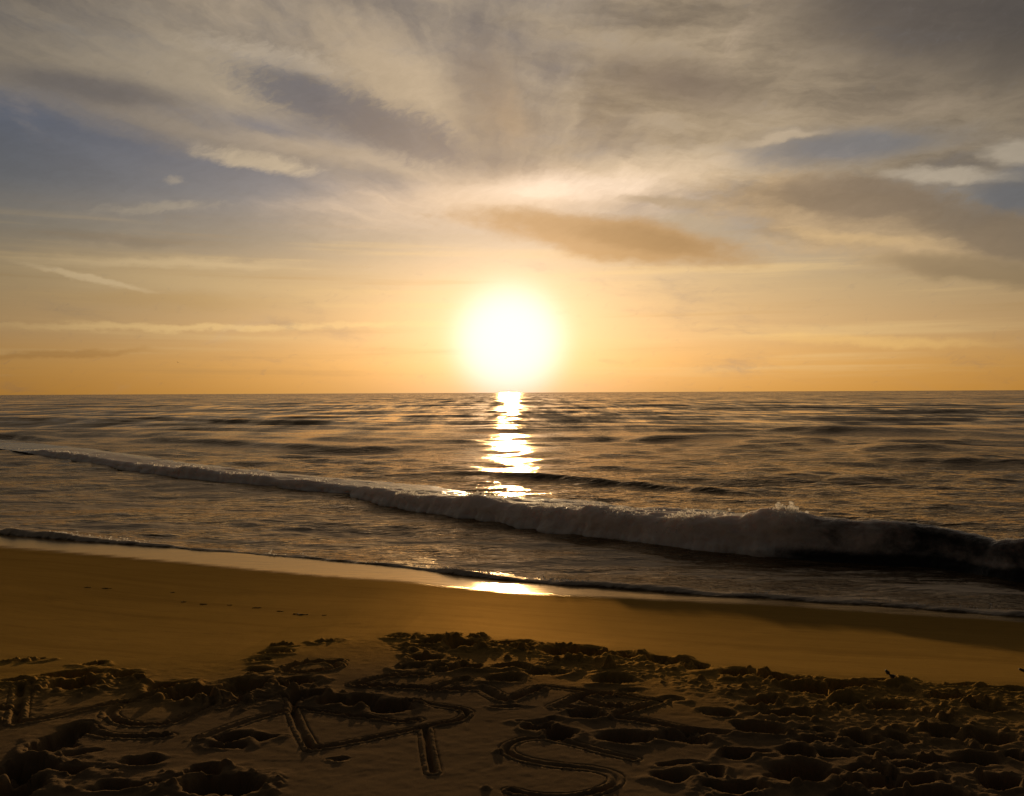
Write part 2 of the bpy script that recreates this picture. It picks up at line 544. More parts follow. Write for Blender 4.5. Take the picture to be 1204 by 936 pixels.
def sea_material():
    m, n, out = new_mat('sea_water')
    p = objco(n)
    foam, far, shal = attr(n, 'foam'), attr(n, 'far'), attr(n, 'shallow')
    geo = n.n.new('ShaderNodeNewGeometry')
    fn = n.noise(n.mapping(p, rot=R(18), scale=(0.35, 1.5, 1)), 1.0, 8, 0.65, 0.6)
    fn2 = n.noise(n.mapping(p, rot=R(14), scale=(2.2, 6.0, 2)), 1.0, 6, 0.68, 0.8)
    x = n.m('ADD', n.m('MULTIPLY', n.m('SUBTRACT', fn, 0.5), 2.2), n.m('MULTIPLY', n.m('SUBTRACT', fn2, 0.5), 2.2))
    fm = n.step(n.m('ADD', x, n.m('MULTIPLY', foam, 1.5)), 0.55, 1.25)
    deep = n.mix(shal, (0.048, 0.029, 0.013, 1), (0.085, 0.053, 0.028, 1))
    c = n.mix(fm, deep, (0.52, 0.42, 0.33, 1))
    ro = n.m('ADD', n.m('MULTIPLY', fm, 0.5), n.m('ADD', 0.10, n.m('MULTIPLY', far, 0.04)))
    b1 = n.noise(n.mapping(p, rot=R(16), scale=(2.1, 5.2, 2)), 1.0, 4, 0.55)
    b2 = n.noise(n.mapping(p, rot=R(10), scale=(0.18, 0.55, 1)), 1.0, 6, 0.62)
    b3 = n.noise(n.mapping(p, rot=R(-6), scale=(6.0, 14.0, 6)), 1.0, 3, 0.5)
    near = n.m('SUBTRACT', 1.0, far)
    nrm = bump(n, b3, n.m("MULTIPLY", near, 0.65), 0.03)
    nrm = bump(n, b1, n.m('MULTIPLY', near, 0.40), 0.16, nrm)
    nrm = bump(n, b2, n.m('MULTIPLY', near, 0.09), 1.2, nrm)
    nrm = bump(n, fn2, n.m('MULTIPLY', fm, 0.5), 0.05, nrm)
    # ripples too small for the far mesh: tilt the normal itself, steeper on the shoreward sides
    v1 = n.noise(n.mapping(p, rot=R(12), scale=(0.05, 0.13, 1)), 1.0, 9, 0.74, out=1)
    grp = n.noise(n.mapping(p, rot=R(4), scale=(0.32, 0.034, 1)), 1.0, 6, 0.68)
    by = n.m('SUBTRACT', n.m('MULTIPLY', n.m('SUBTRACT', grp, 0.5), -0.70), 0.105)
    cby = n.n.new('ShaderNodeCombineXYZ')
    n.l.new(by, cby.inputs[1])
    tilt = n.vm('ADD', n.vm('MULTIPLY', n.vm('SUBTRACT', v1, (0.5, 0.5, 0.5)), (0.06, 1.15, 0.0)), cby.outputs[0])
    tl_ = n.n.new('ShaderNodeVectorMath')
    tl_.operation = 'SCALE'
    n.l.new(tilt, tl_.inputs[0])
    n.l.new(n.m('ADD', 0.12, n.m('MULTIPLY', far, 0.88)), tl_.inputs['Scale'])
    nrm = n.vm('NORMALIZE', n.vm('ADD', nrm, tl_.outputs[0]))
    body = n.n.new('ShaderNodeBsdfDiffuse')
    n.put(body.inputs['Color'], c)
    n.put(body.inputs['Normal'], nrm)
    mir = n.n.new('ShaderNodeBsdfGlossy')
    n.put(mir.inputs['Color'], (1.0, 0.82, 0.60, 1))             # warm cast of the low sun put into the reflection colour
    n.put(mir.inputs['Roughness'], ro)
    n.put(mir.inputs['Normal'], nrm)
    fr = n.n.new('ShaderNodeFresnel')
    n.put(fr.inputs['IOR'], 1.333)
    n.put(fr.inputs['Normal'], nrm)
    b = n.n.new('ShaderNodeMixShader')
    n.put(b.inputs[0], n.m('MULTIPLY', fr.outputs[0], n.m('SUBTRACT', 1.0, n.m('MULTIPLY', fm, 0.38))))
    n.l.new(body.outputs[0], b.inputs[1])
    n.l.new(mir.outputs[0], b.inputs[2])
    n.l.new(b.outputs[0], out.inputs[0])
    return m


def breaker_material():
    m, n, out = new_mat('breaker_water_and_foam')
    p = objco(n)
    foam = attr(n, 'foam')
    a = n.noise(n.mapping(p, scale=(1.6, 1.6, 2.4)), 1.0, 7, 0.65, 0.4)
    a2 = n.noise(p, 9.0, 5, 0.62)
    x = n.m('ADD', n.m('MULTIPLY', n.m('SUBTRACT', a, 0.5), 0.9), n.m('MULTIPLY', n.m('SUBTRACT', a2, 0.5), 0.35))
    fm = n.step(n.m('ADD', x, foam), 0.20, 1.05)
    nrm = bump(n, a2, 0.30, 0.07)
    wat = principled(n, Base_Color=(0.020, 0.017, 0.013, 1), Roughness=0.16, IOR=1.333, Normal=nrm)
    fc = n.mix(a, (0.72, 0.56, 0.47, 1), (0.93, 0.79, 0.69, 1))
    fo = principled(n, Base_Color=fc, Roughness=0.7, Normal=nrm, IOR=1.12, Subsurface_Weight=1.0, Subsurface_Radius=(1.0, 0.85, 0.75), Subsurface_Scale=0.22)
    ms2 = n.n.new('ShaderNodeMixShader')
    n.put(ms2.inputs[0], fm)
    n.l.new(wat.outputs[0], ms2.inputs[1])
    n.l.new(fo.outputs[0], ms2.inputs[2])
    n.l.new(ms2.outputs[0], out.inputs[0])
    return m


def spray_material():
    m, n, out = new_mat('spray_foam')
    dif = n.n.new('ShaderNodeBsdfDiffuse')
    n.put(dif.inputs[0], (0.70, 0.66, 0.62, 1))
    tr = n.n.new('ShaderNodeBsdfTranslucent')
    n.put(tr.inputs[0], (0.95, 0.92, 0.88, 1))
    ms = n.n.new('ShaderNodeMixShader')
    n.put(ms.inputs[0], 0.75)
    n.l.new(dif.outputs[0], ms.inputs[1])
    n.l.new(tr.outputs[0], ms.inputs[2])
    # airy: light passes between the drops
    tp = n.n.new('ShaderNodeBsdfTransparent')
    m2 = n.n.new('ShaderNodeMixShader')
    n.put(m2.inputs[0], 0.45)
    n.l.new(ms.outputs[0], m2.inputs[1])
    n.l.new(tp.outputs[0], m2.inputs[2])
    n.l.new(m2.outputs[0], out.inputs[0])
    return m


def plain_material(name, c, c2, scale, rough):
    m, n, out = new_mat(name)
    p = objco(n)
    a = n.noise(n.mapping(p, scale=(1, 1, 0.2)), scale, 5, 0.6)
    b = principled(n, Base_Color=n.mix(a, c, c2), Roughness=rough, Normal=bump(n, a, 0.5, 0.004))
    n.l.new(b.outputs[0], out.inputs[0])
    return m


SAND = sand_material()
SEA = sea_material()
BREAKER = breaker_material()
SPRAY = spray_material()
WOOD = plain_material('grey_driftwood', (0.020, 0.014, 0.010, 1), (0.070, 0.050, 0.035, 1), 60, 0.8)
WEED = plain_material('dark_seaweed', (0.010, 0.008, 0.005, 1), (0.020, 0.014, 0.008, 1), 80, 0.9)
FEATHER = plain_material('dark_feathers', (0.03, 0.025, 0.02, 1), (0.07, 0.06, 0.05, 1), 30, 0.7)

# ------------------------------------------------------------------ beach lines
ZW = -0.75                      # water level


def curve(points, z):
    w = np.array([on_plane(px, py, z) for px, py in points])
    return w[np.argsort(w[:, 0])]


EDGE = curve([(-150, 616), (0, 629), (100, 637), (200, 645), (300, 653), (400, 661), (500, 671), (600, 684), (700, 691), (800, 698),
              (900, 705), (1000, 711), (1204, 726), (1330, 736)], ZW)
FILM = curve([(-150, 632), (0, 643), (150, 656), (300, 672), (450, 685), (600, 698), (700, 702), (800, 706), (900, 710), (1204, 729), (1330, 739)], ZW + 0.03)
BORDER = curve([(-200, 792), (0, 786), (120, 782), (260, 775), (360, 752), (470, 742), (560, 744), (660, 755), (800, 772), (900, 784), (1000, 793),
                (1100, 798), (1204, 802), (1400, 808)], None)


def along(cv, x):
    xl, xr = cv[0], cv[-1]
    y = np.interp(x, cv[:, 0], cv[:, 1])
    y = np.where(x < xl[0], xl[1] + np.clip(xl[0] - x, 0, 25) * 0.36, y)
    y = np.where(x > xr[0], xr[1] - np.clip(x - xr[0], 0, 8) * 0.22, y)
    return y


# ------------------------------------------------------------------ beach height field
def spread(dense0, dense1, step, lo, hi, grow):
    a = [dense1]
    s = step
    while a[-1] < hi:
        s *= grow
        a.append(a[-1] + s)
    b = [dense0]
    s = step
    while b[-1] > lo:
        s *= grow
        b.append(b[-1] - s)
    return np.array(b[::-1][:-1] + list(np.arange(dense0, dense1, step)) + a)


gx = spread(-4.1, 4.1, 0.0095, -500, 500, 1.022)
gy = spread(3.05, 6.6, 0.0095, -80, 90, 1.030)
GX, GY = np.meshgrid(gx, gy)


def base_height(x, y):
    e, b = along(EDGE, x), along(BORDER, x)
    b = b + 0.06 * fbm(x, y * 0 + 3.3, 0.5, 3, 21)
    t = (y - b) / np.maximum(e - b, 1.0)
    tt = np.clip((t + np.sqrt(t * t + 0.0022)) / 2, 0, 1)
    prof = tt * 1.60 - 0.60 * tt * tt                           # steeper near the berm, flat at the water
    zb = TILT * (Y0 - np.minimum(y, b))
    zb = np.minimum(zb, 0.32)
    z = zb + (ZW - TILT * (Y0 - b)) * prof
    z = np.where(t > 1, ZW - 0.055 * np.clip(y - e, 0, 25), z)
    return z, t, b, e


Z, T, Bl, El = base_height(GX, GY)
tram = 1 - sstep(GY, Bl - 0.16, Bl + 0.04)
und = fbm(GX, GY, 1.3, 3, 3)
Z += 0.006 * und * (1 - 0.8 * sstep(T, 0, 0.3)) + 0.004 * fbm(GX, GY, 0.35, 3, 4) * (1 - sstep(T, 0.5, 0.9))

# how churned the sand is: traced areas of the photograph (x0, y0, x1, y1, softness, amount)
churn = np.zeros_like(Z)


def zone(px0, py0, px1, py1, amount):
    """churned patch round a segment on the sand; thickness follows from the two rows"""
    global churn
    ax, ay = on_plane(px0, (py0 + py1) / 2)
    bx, by = on_plane(px1, (py0 + py1) / 2)
    _, y1 = on_plane((px0 + px1) / 2, py0)
    _, y0 = on_plane((px0 + px1) / 2, py1)
    cx, cy, rx, ry = (ax + bx) / 2, (y0 + y1) / 2, (bx - ax) / 2, (y1 - y0) / 2
    wob = 0.35 * fbm(GX, GY, 0.35, 3, 11)
    r = np.sqrt(((GX - cx) / rx) ** 2 + ((GY - cy) / ry) ** 2) + wob
    churn = np.maximum(churn, amount * (1 - sstep(r, 0.65, 1.1)))


for zz in [(800, 776, 1260, 850, 1.0), (600, 752, 860, 790, 0.9), (450, 744, 700, 776, 0.7), (900, 820, 1260, 900, 0.75), (460, 770, 590, 792, 0.6), (560, 776, 700, 800, 0.6), (700, 776, 820, 806, 0.6),
           
           (-60, 792, 180, 820, 0.8), (150, 798, 400, 836, 0.8),
           (-60, 880, 130, 960, 0.8), (120, 895, 340, 960, 0.7), (960, 890, 1260, 980, 0.8), (800, 905, 980, 960, 0.6), (-60, 810, 40, 880, 0.6), (1020, 780, 1260, 810, 0.7)]:
    zone(*zz)
calm = np.zeros_like(Z)
for px0, py0, px1, py1 in [(400, 788, 660, 828), (650, 812, 850, 858), (590, 862, 760, 960), (340, 846, 520, 925), (315, 768, 430, 797), (410, 784, 800, 832)]:
    ax, ay = on_plane(px0, py1)
    bx, by = on_plane(px1, py0)
    cw = (on_plane(px0, (py0 + py1) / 2)[0] + on_plane(px1, (py0 + py1) / 2)[0]) / 2
    hw = (on_plane(px1, (py0 + py1) / 2)[0] - on_plane(px0, (py0 + py1) / 2)[0]) / 2
    rr = np.sqrt(((GX - cw) / hw) ** 2 + ((GY - (ay + by) / 2) / ((by - ay) / 2)) ** 2) + 0.25 * fbm(GX, GY, 0.3, 3, 23)
    calm = np.maximum(calm, 1 - sstep(rr, 0.75, 1.05))
churn *= tram * (1 - 0.92 * calm)
cl = fbm(GX, GY, 0.16, 4, 5, 0.55)
rid = 1 - np.abs(fbm(GX, GY, 0.22, 3, 6)) * 2
Z += churn * (0.020 * cl + 0.015 * np.clip(rid - 0.45, 0, 1) + 0.016 * np.abs(fbm(GX, GY, 0.05, 4, 8)) + 0.006 * fbm(GX, GY, 0.028, 2, 18))
Z += tram * (0.0022 * fbm(GX, GY, 0.06, 3, 9) + 0.0008 * fbm(GX, GY, 0.022, 2, 15))

warpx = 0.050 * fbm(GX, GY, 0.11, 4, 12)
warpy = 0.045 * fbm(GX, GY, 0.11, 4, 13)
crumb = fbm(GX, GY, 0.045, 4, 14, 0.6)


def hole(cx, cy, rx, ry, ang, depth, rim, skew=0.0):
    global Z
    m = max(rx, ry) * 2.4 + 0.05
    i0, i1 = np.searchsorted(gy, [cy - m, cy + m])
    j0, j1 = np.searchsorted(gx, [cx - m, cx + m])
    if i1 - i0 < 2 or j1 - j0 < 2:
        return
    sl = (slice(i0, i1), slice(j0, j1))
    x = GX[sl] + warpx[sl] - cx
    y = GY[sl] + warpy[sl] - cy
    ca, sa = math.cos(ang), math.sin(ang)
    u, v = (x * ca + y * sa) / rx, (-x * sa + y * ca) / ry
    v = v + skew * u * u
    r = np.sqrt(u * u + v * v) + 0.22 * crumb[sl]
    dep = -depth * (1 - sstep(r, 0.68, 1.04))
    rm = rim * np.exp(-((r - 1.28) / 0.26) ** 2) * (0.55 + 0.45 * np.sin(np.arctan2(v, u) * 2 + cx * 9))
    dep = dep * (1 + 0.5 * crumb[sl])
    Z[sl] = Z[sl] * (1 - 0.55 * (1 - sstep(r, 0.6, 1.1))) + dep + rm


prints = [(30, 769, 55, 6), (108, 775, 34, 7), (85, 790, 75, 12), (150, 791, 42, 9), (90, 803, 60, 13), (20, 800, 40, 6), (195, 808, 50, 13),
          (285, 808, 60, 17), (225, 817, 55, 14), (282, 820, 22, 8), (345, 803, 50, 12), (357, 819, 40, 13), (70, 870, 56, 32), (85, 908, 45, 12),
          (170, 895, 52, 10), (240, 905, 42, 12), (30, 905, 70, 22), (20, 928, 70, 22), (265, 922, 90, 24), (140, 924, 60, 12), (275, 866, 50, 11),
          (268, 877, 46, 9), (312, 868, 32, 8), (330, 755, 32, 5), (325, 765, 42, 7), (305, 775, 30, 5), (303, 788, 30, 8), (383, 752, 32, 5),
          (467, 747, 30, 6), (515, 746, 36, 7), (505, 754, 42, 7), (500, 761, 30, 6), (545, 758, 44, 10), (600, 754, 60, 8), (617, 757, 28, 11),
          (565, 746, 24, 4), (480, 768, 26, 5), (498, 774, 38, 9), (490, 784, 50, 7), (525, 786, 44, 8), (550, 784, 30, 8), (660, 757, 34, 6),
          (665, 766, 54, 13), (600, 784, 50, 7), (592, 798, 50, 7), (640, 790, 60, 9), (420, 825, 60, 12), (458, 831, 62, 14), (390, 823, 30, 10),
          (595, 831, 48, 4), (630, 847, 56, 4), (632, 854, 32, 11), (658, 862, 38, 14), (690, 840, 42, 10), (692, 766, 46, 15), (730, 768, 42, 10),
          (780, 774, 48, 15), (816, 779, 36, 15), (720, 799, 52, 10), (735, 868, 66, 13), (800, 866, 72, 13), (835, 860, 60, 7), (868, 887, 44, 10),
          (800, 897, 52, 5), (790, 912, 54, 13), (838, 906, 38, 12), (887, 853, 42, 10), (790, 822, 28, 6), (870, 790, 46, 11), (920, 796, 60, 11),
          (960, 810, 80, 12), (900, 823, 62, 10), (1000, 805, 60, 10), (1040, 797, 50, 9), (1075, 796, 24, 6), (1130, 801, 60, 5), (1180, 806, 52, 6),
          (1000, 825, 52, 10), (1050, 831, 60, 10), (1120, 820, 52, 10), (1160, 831, 52, 10), (900, 857, 64, 13), (950, 857, 42, 5), (960, 870, 52, 6),
          (1015, 867, 36, 14), (1060, 868, 32, 14), (1110, 862, 52, 12), (1165, 866, 52, 14), (880, 885, 52, 10), (935, 885, 46, 13), (982, 885, 42, 8),
          (945, 910, 92, 24), (1020, 903, 52, 8), (1075, 901, 38, 8), (1060, 919, 110, 15), (1150, 893, 62, 12), (1196, 888, 32, 14), (1180, 920, 62, 16),
          (870, 926, 62, 14), (1090, 938, 120, 16), (1000, 938, 60, 10), (395, 893, 16, 4), (740, 812, 30, 6), (850, 838, 40, 8), (930, 840, 60, 9)]
rnd = random.Random(5)
for px, py, w, h in prints:
    cx, cy = on_plane(px, py)
    rx = w / 2 * math.hypot(cy, 0) / F
    _, ya = on_plane(px, py - h / 2)
    _, yb = on_plane(px, py + h / 2)
    ry = max((ya - yb) / 2, 0.022)
    dep = min(0.12, max(0.028, 0.85 * min(rx, ry) + 0.010))
    hole(cx, cy, rx, ry * 1.05, rnd.uniform(-0.15, 0.15), dep, dep * 0.2, rnd.uniform(-0.25, 0.25))
# the rest of the trampling: footprints strewn over the churned sand, also beyond the picture
for k in range(900):
    x = rnd.uniform(-7, 7)
    y = rnd.uniform(2.0, 6.6)
    i, j = np.searchsorted(gy, y), np.searchsorted(gx, x)
    out = abs(x) > 0.62 * y or y < 3.3
    if churn[i, j] < 0.55 and not (out and tram[i, j] > 0.9 and rnd.random() < 0.35):
        continue
    a = rnd.uniform(-1.0, 1.0)
    rx = rnd.choice((0.035, 0.05, 0.07, 0.10)) * rnd.uniform(0.8, 1.2)
    hole(x, y, rx, rx * rnd.uniform(0.38, 0.6), a, min(0.045, rx * rnd.uniform(0.35, 0.6)), rnd.uniform(0.002, 0.007), rnd.uniform(-0.3, 0.3))

# loose clods kicked out of the prints
for k in range(5200):
    x, y = rnd.uniform(-6.5, 6.5), rnd.uniform(2.4, 6.5)
    i, j = np.searchsorted(gy, y), np.searchsorted(gx, x)
    if rnd.random() > churn[i, j] * 0.95 + (0.02 if tram[i, j] > 0.9 and calm[i, j] < 0.3 else 0):
        continue
    rx = min(0.045, 0.008 + abs(rnd.gauss(0, 0.013)))
    m = rx * 2.0 + 0.02
    i0, i1 = np.searchsorted(gy, [y - m, y + m])
    j0, j1 = np.searchsorted(gx, [x - m, x + m])
    sl = (slice(i0, i1), slice(j0, j1))
    a = rnd.uniform(0, 3.14)
    dx_, dy_ = GX[sl] - x, GY[sl] - y
    u_ = (dx_ * math.cos(a) + dy_ * math.sin(a)) / rx
    v_ = (-dx_ * math.sin(a) + dy_ * math.cos(a)) / (rx * rnd.uniform(0.55, 0.95))
    q = np.sqrt(u_ * u_ + v_ * v_) + 0.30 * crumb[sl]
    Z[sl] += rx * rnd.uniform(0.5, 1.0) * np.sqrt(np.clip(1 - q * q, 0, 1))
mx, my = on_plane(1056, 801)                                    # low heap the driftwood sticks out of
Z += 0.045 * np.exp(-((GX - mx) / 0.10) ** 2 - ((GY - my) / 0.09) ** 2) * (1 + 0.4 * crumb)
Z0 = Z.copy()


def dryness(x, y):
    b = along(BORDER, x)
    return 1 - sstep(y + 0.25 * fbm(x, y, 0.8, 3, 19), b - 1.7, b + 0.1)


def ground_z(x, y, field=None):
    f = Z0 if field is None else field
    x, y = np.asarray(x, float), np.asarray(y, float)
    i = np.clip(np.searchsorted(gy, y) - 1, 0, len(gy) - 2)
    j = np.clip(np.searchsorted(gx, x) - 1, 0, len(gx) - 2)
    fy = (y - gy[i]) / (gy[i + 1] - gy[i])
    fx = (x - gx[j]) / (gx[j + 1] - gx[j])
    return (f[i, j] * (1 - fx) + f[i, j + 1] * fx) * (1 - fy) + (f[i + 1, j] * (1 - fx) + f[i + 1, j + 1] * fx) * fy


# ------------------------------------------------------------------ writing in the sand
# strokes in photograph pixels; each letter: strokes, groove width factor, label
letters = [
    ([[(24, 806), (22, 822), (18, 850)], [(18, 850), (60, 842), (105, 832), (145, 824)]], 0.82,
     'large letter L scratched in the sand, leftmost of the near row of writing'),
    ([[(160, 822), (134, 832), (128, 841), (146, 850), (175, 852), (202, 849), (228, 838), (250, 827), (240, 818), (205, 815), (160, 822)],
      [(98, 854), (108, 861), (130, 865), (165, 866), (195, 865)]], 0.73,
     'round letter O drawn in the sand with a second arc below it, beside the L'),
    ([[(238, 868), (262, 858), (300, 845), (344, 834)], [(262, 832), (292, 821), (328, 819), (344, 824), (344, 834)]], 0.69,
     'letter R with a slanting leg in the sand, left of the pointed D'),
    ([[(344, 836), (352, 856), (366, 881)], [(366, 881), (410, 873), (455, 864), (492, 856)], [(350, 832), (390, 838), (430, 844), (470, 848), (490, 846)]], 0.58,
     'wide pointed letter D drawn in the sand in the middle of the near row'),
    ([[(482, 824), (520, 830), (548, 836), (540, 846), (505, 853), (488, 858)], [(500, 856), (503, 880), (509, 908)]], 0.56,
     'hooked letter P with a short stem in the sand, right of the pointed D'),
    ([[(745, 892), (710, 884), (672, 874), (640, 869), (615, 870), (598, 877), (599, 886), (622, 894), (660, 900), (700, 904), (722, 911), (722, 921),
       (704, 930), (670, 936), (635, 936), (600, 929)]], 0.53,
     'big letter S drawn with a double-edged groove in the nearest sand'),
    ([[(398, 777), (368, 778), (345, 782), (335, 787), (350, 790), (380, 788), (396, 783), (388, 778)]], 0.9,
     'small flattened loop like an e drawn in the smooth sand, leftmost of the far row'),
    ([[(500, 793), (462, 794), (440, 798), (418, 804)], [(418, 804), (460, 807), (506, 809)]], 0.9,
     'thin open V on its side drawn in the smooth sand beside the small loop'),
    ([[(546, 799), (524, 804), (507, 811)], [(507, 811), (540, 810), (566, 809)], [(566, 808), (580, 816), (595, 823), (614, 817), (634, 809)]], 1.0,
     'zigzag letter W drawn in the smooth sand in the middle of the far row'),
    ([[(714, 817), (690, 816), (672, 824), (655, 831)], [(655, 831), (678, 833), (700, 836)], [(684, 822), (705, 829), (728, 831)],
      [(726, 839), (748, 833), (776, 824)]], 0.95,
     'crumbly letter Z drawn in the sand, right of the zigzag W'),
    ([[(640, 806), (690, 812), (740, 819), (776, 823)]], 0.6,
     'long thin line drawn in the sand above the crumbly Z'),
    ([[(726, 843), (760, 848), (800, 856), (812, 858)]], 0.85,
     'short slanting groove drawn in the sand just below the crumbly Z'),
]


def resample(pts, step=0.012):
    w = np.array([on_plane(*p) for p in pts])
    if len(w) > 2:                                               # smooth the polyline (Catmull-Rom)
        q = []
        e = np.vstack([2 * w[0] - w[1], w, 2 * w[-1] - w[-2]])
        for i in range(1, len(e) - 2):
            for t in np.linspace(0, 1, 12, endpoint=False):
                q.append(0.5 * ((2 * e[i]) + (-e[i - 1] + e[i + 1]) * t + (2 * e[i - 1] - 5 * e[i] + 4 * e[i + 1] - e[i + 2]) * t * t +
                                (-e[i - 1] + 3 * e[i] - 3 * e[i + 1] + e[i + 2]) * t ** 3))
        w = np.array(q + [w[-1]])
    return w


def seg_dist(X, Y, w):
    d = np.full(X.shape, 9.0)
    for (ax, ay), (bx, by) in zip(w[:-1], w[1:]):
        vx, vy = bx - ax, by - ay
        t = np.clip(((X - ax) * vx + (Y - ay) * vy) / max(vx * vx + vy * vy, 1e-9), 0, 1)
        d = np.minimum(d, np.hypot(X - ax - t * vx, Y - ay - t * vy))
    return d


def groove(dk, k, X, Y):
    n1 = fbm(X, Y, 0.045, 3, 41)
    n2 = fbm(X, Y, 0.014, 2, 42)
    dd = dk + 0.004 * n1
    k = k * (0.72 + 0.75 * fbm(X, Y, 0.20, 3, 45))
    z = -0.048 * k * (1 - sstep(dd, 0.003, 0.036))
    n3 = fbm(X, Y, 0.026, 2, 43)
    z = z + k * np.exp(-((dd - 0.045) / 0.013) ** 2) * (0.006 + 0.018 * np.clip(n3 + 0.1, 0, 0.6) + 0.008 * n2)
    return z + 0.003 * np.exp(-((dd - 0.065) / 0.02) ** 2) * np.clip(n1 + n2, 0, 1)


REACH = 0.078                     # groove, rim and spill, metres from the stroke
paths = [[resample(st) for st in strokes] for strokes, k, label in letters]


def scaled_dist(X, Y, i):
    d = np.full(X.shape, 9.0)
    for w in paths[i]:
        if w[:, 0].min() - 0.3 > X.max() or w[:, 0].max() + 0.3 < X.min() or w[:, 1].min() - 0.3 > Y.max() or w[:, 1].max() + 0.3 < Y.min():
            continue
        d = np.minimum(d, seg_dist(X, Y, w))
    return d / letters[i][1]


letter_obs = []
for i, (strokes, k, label) in enumerate(letters):
    allp = np.vstack(paths[i])
    mg = REACH * k + 0.03
    x0, y0 = allp.min(0) - mg
    x1, y1 = allp.max(0) + mg
    # lower the beach under the letter
    i0, i1 = np.searchsorted(gy, [y0, y1])
    j0, j1 = np.searchsorted(gx, [x0, x1])
    sl = (slice(i0, i1), slice(j0, j1))
    d = scaled_dist(GX[sl], GY[sl], i)
    under = 1 - sstep(d, REACH * 0.70, REACH * 0.96)
    low_ = Z0[sl] + np.minimum(groove(d, k, GX[sl], GY[sl]), 0.0) - 0.022 * under
    Z[sl] = np.where(d < REACH, np.minimum(Z[sl], low_), Z[sl])
    # the letter's own skin of pushed-up sand
    lx, ly = np.meshgrid(np.arange(x0, x1, 0.0052), np.arange(y0, y1, 0.0052))
    ds = [scaled_dist(lx, ly, q) for q in range(len(letters))]
    best = np.argmin(np.array(ds), 0)
    ld = ds[i]
    lz = ground_z(lx, ly) + groove(ld, k, lx, ly) - 0.006 * sstep(ld, REACH * 0.80, REACH)
    near_own = best == i
    near_own[1:, :] |= best[:-1, :] == i
    near_own[:, 1:] |= best[:, :-1] == i
    letter_obs.append((lx, ly, lz, (ld < REACH) & near_own, label))

fl_ = along(FILM, GX) + 0.10 * fbm(GX, GY * 0, 0.7, 4, 88) + 0.03 * fbm(GX, GY, 0.12, 3, 89)
wet = 1 - sstep(GY, fl_ - 0.12, fl_ + 0.08)
wet = np.clip(1 - wet, 0, 1)
# damp gloss fades up the slope
beach = grid_mesh('beach', GX, GY, Z, SAND, {'wet': wet, 'trampled': dryness(GX, GY), 'upshore': along(FILM, GX) - GY})
tag(beach, kind='structure')
for lx, ly, lz, keep, label in letter_obs:
    o = grid_mesh('sand_letter', lx, ly, lz, SAND, {'wet': lx * 0, 'trampled': dryness(lx, ly), 'upshore': along(FILM, lx) - ly}, keep)
    tag(o, label, 'sand writing', 'letters written in the sand')

# ------------------------------------------------------------------ sea
yy = [6.0]
while yy[-1] < 60000:
    y = yy[-1]
    yy.append(y + min(max(0.022, y * y / (F * 2.4) * 0.42), 0.10 * y))
yy = np.array(yy)
ss = spread(-0.64, 0.64, 0.00125, -9, 9, 1.06)
SS, SY = np.meshgrid(ss, yy)
SX = SS * SY
dyl = np.gradient(yy)[:, None] * np.ones_like(SX)
dxl = 0.00125 * SY
sedge = along(EDGE, SX)
off = SY - sedge                                                 # metres seaward of the waterline
depthf = sstep(off, 0.0, 2.5)


def breaker_y(x):
    return np.interp(x, BRK[:, 0], BRK[:, 1])


brk_px = [(-60, 520), (45, 533), (200, 559), (330, 573), (415, 581), (440, 590), (520, 604), (600, 617), (700, 632), (800, 645), (880, 651), (950, 655), (1050, 661), (1120, 666),
          (1204, 682)]
BRK = curve(brk_px, ZW)
BRK = np.vstack([[-60, 62], [-32, 46], BRK, [9.5, 9.9], [14, 8.8], [30, 8.4]])

SZ = np.zeros_like(SX)
wr = random.Random(3)
for k in range(110):
    lam = 0.22 * (1.062 ** k)                                     # 0.22 m .. 160 m
    th = R(-106 + wr.gauss(0, 14 if lam > 4 else 32))
    kx, ky = math.cos(th) * 2 * math.pi / lam, math.sin(th) * 2 * math.pi / lam
    amp = 0.0105 * lam ** 0.80 if lam < 3 else 0.0105 * 3 ** 0.80 * (lam / 3) ** 0.22
    fade = sstep(lam * abs(math.sin(th)) / dyl, 2.2, 5.0) * sstep(lam / dxl, 2.2, 5.0)
    if lam > 6:
        fade = fade * sstep(off, 2, 25)
    ph = wr.uniform(0, 6.28)
    SZ += amp * fade * np.sin(kx * SX + ky * SY + ph)
gust = 0.65 + 0.5 * fbm(SX, SY * 1.5, 9.0, 3, 51)
SZ *= gust * (0.22 + 0.78 * depthf) * 0.62
SZ += 0.030 * fbm(SX * 0.6, SY * 1.7, 0.60, 5, 52, 0.55) * sstep(off, 0.1, 1.2) * (1 - sstep(off, 14, 30))
# swells that have not broken yet (traced crests: photograph pixels, height)
for pts, h, wd in [([(-100, 497), (40, 497), (180, 499)], 0.22, 3.0), ([(130, 494), (300, 500), (460, 502)], 0.30, 3.5), ([(180, 517), (330, 524), (420, 527)], 0.16, 2.0),
                   ([(560, 500), (700, 504)], 0.12, 3.0), ([(470, 560), (560, 557), (700, 566), (860, 578)], 0.13, 0.8), ([(1000, 484), (1230, 486)], 0.35, 6.0),
                   ([(840, 528), (1000, 524)], 0.14, 1.8), ([(1020, 530), (1150, 527)], 0.16, 1.8), ([(-60, 515), (20, 515), (60, 518)], 0.24, 1.8), ([(760, 520), (860, 518)], 0.12, 1.6)]:
    w = curve(pts, ZW)
    yc = np.interp(SX, w[:, 0], w[:, 1]) + 0.35 * fbm(SX, SX * 0, 2.5, 3, 55)
    L = (w[-1, 0] - w[0, 0]) / 2
    env = np.exp(-(np.clip(np.abs(SX - (w[0, 0] + w[-1, 0]) / 2) / L, 0, 9)) ** 4)
    u = SY - yc
    SZ += env * h * np.where(u < 0, np.exp(-(u / (wd * 0.32)) ** 2), np.exp(-(u / (wd * 1.4)) ** 2))
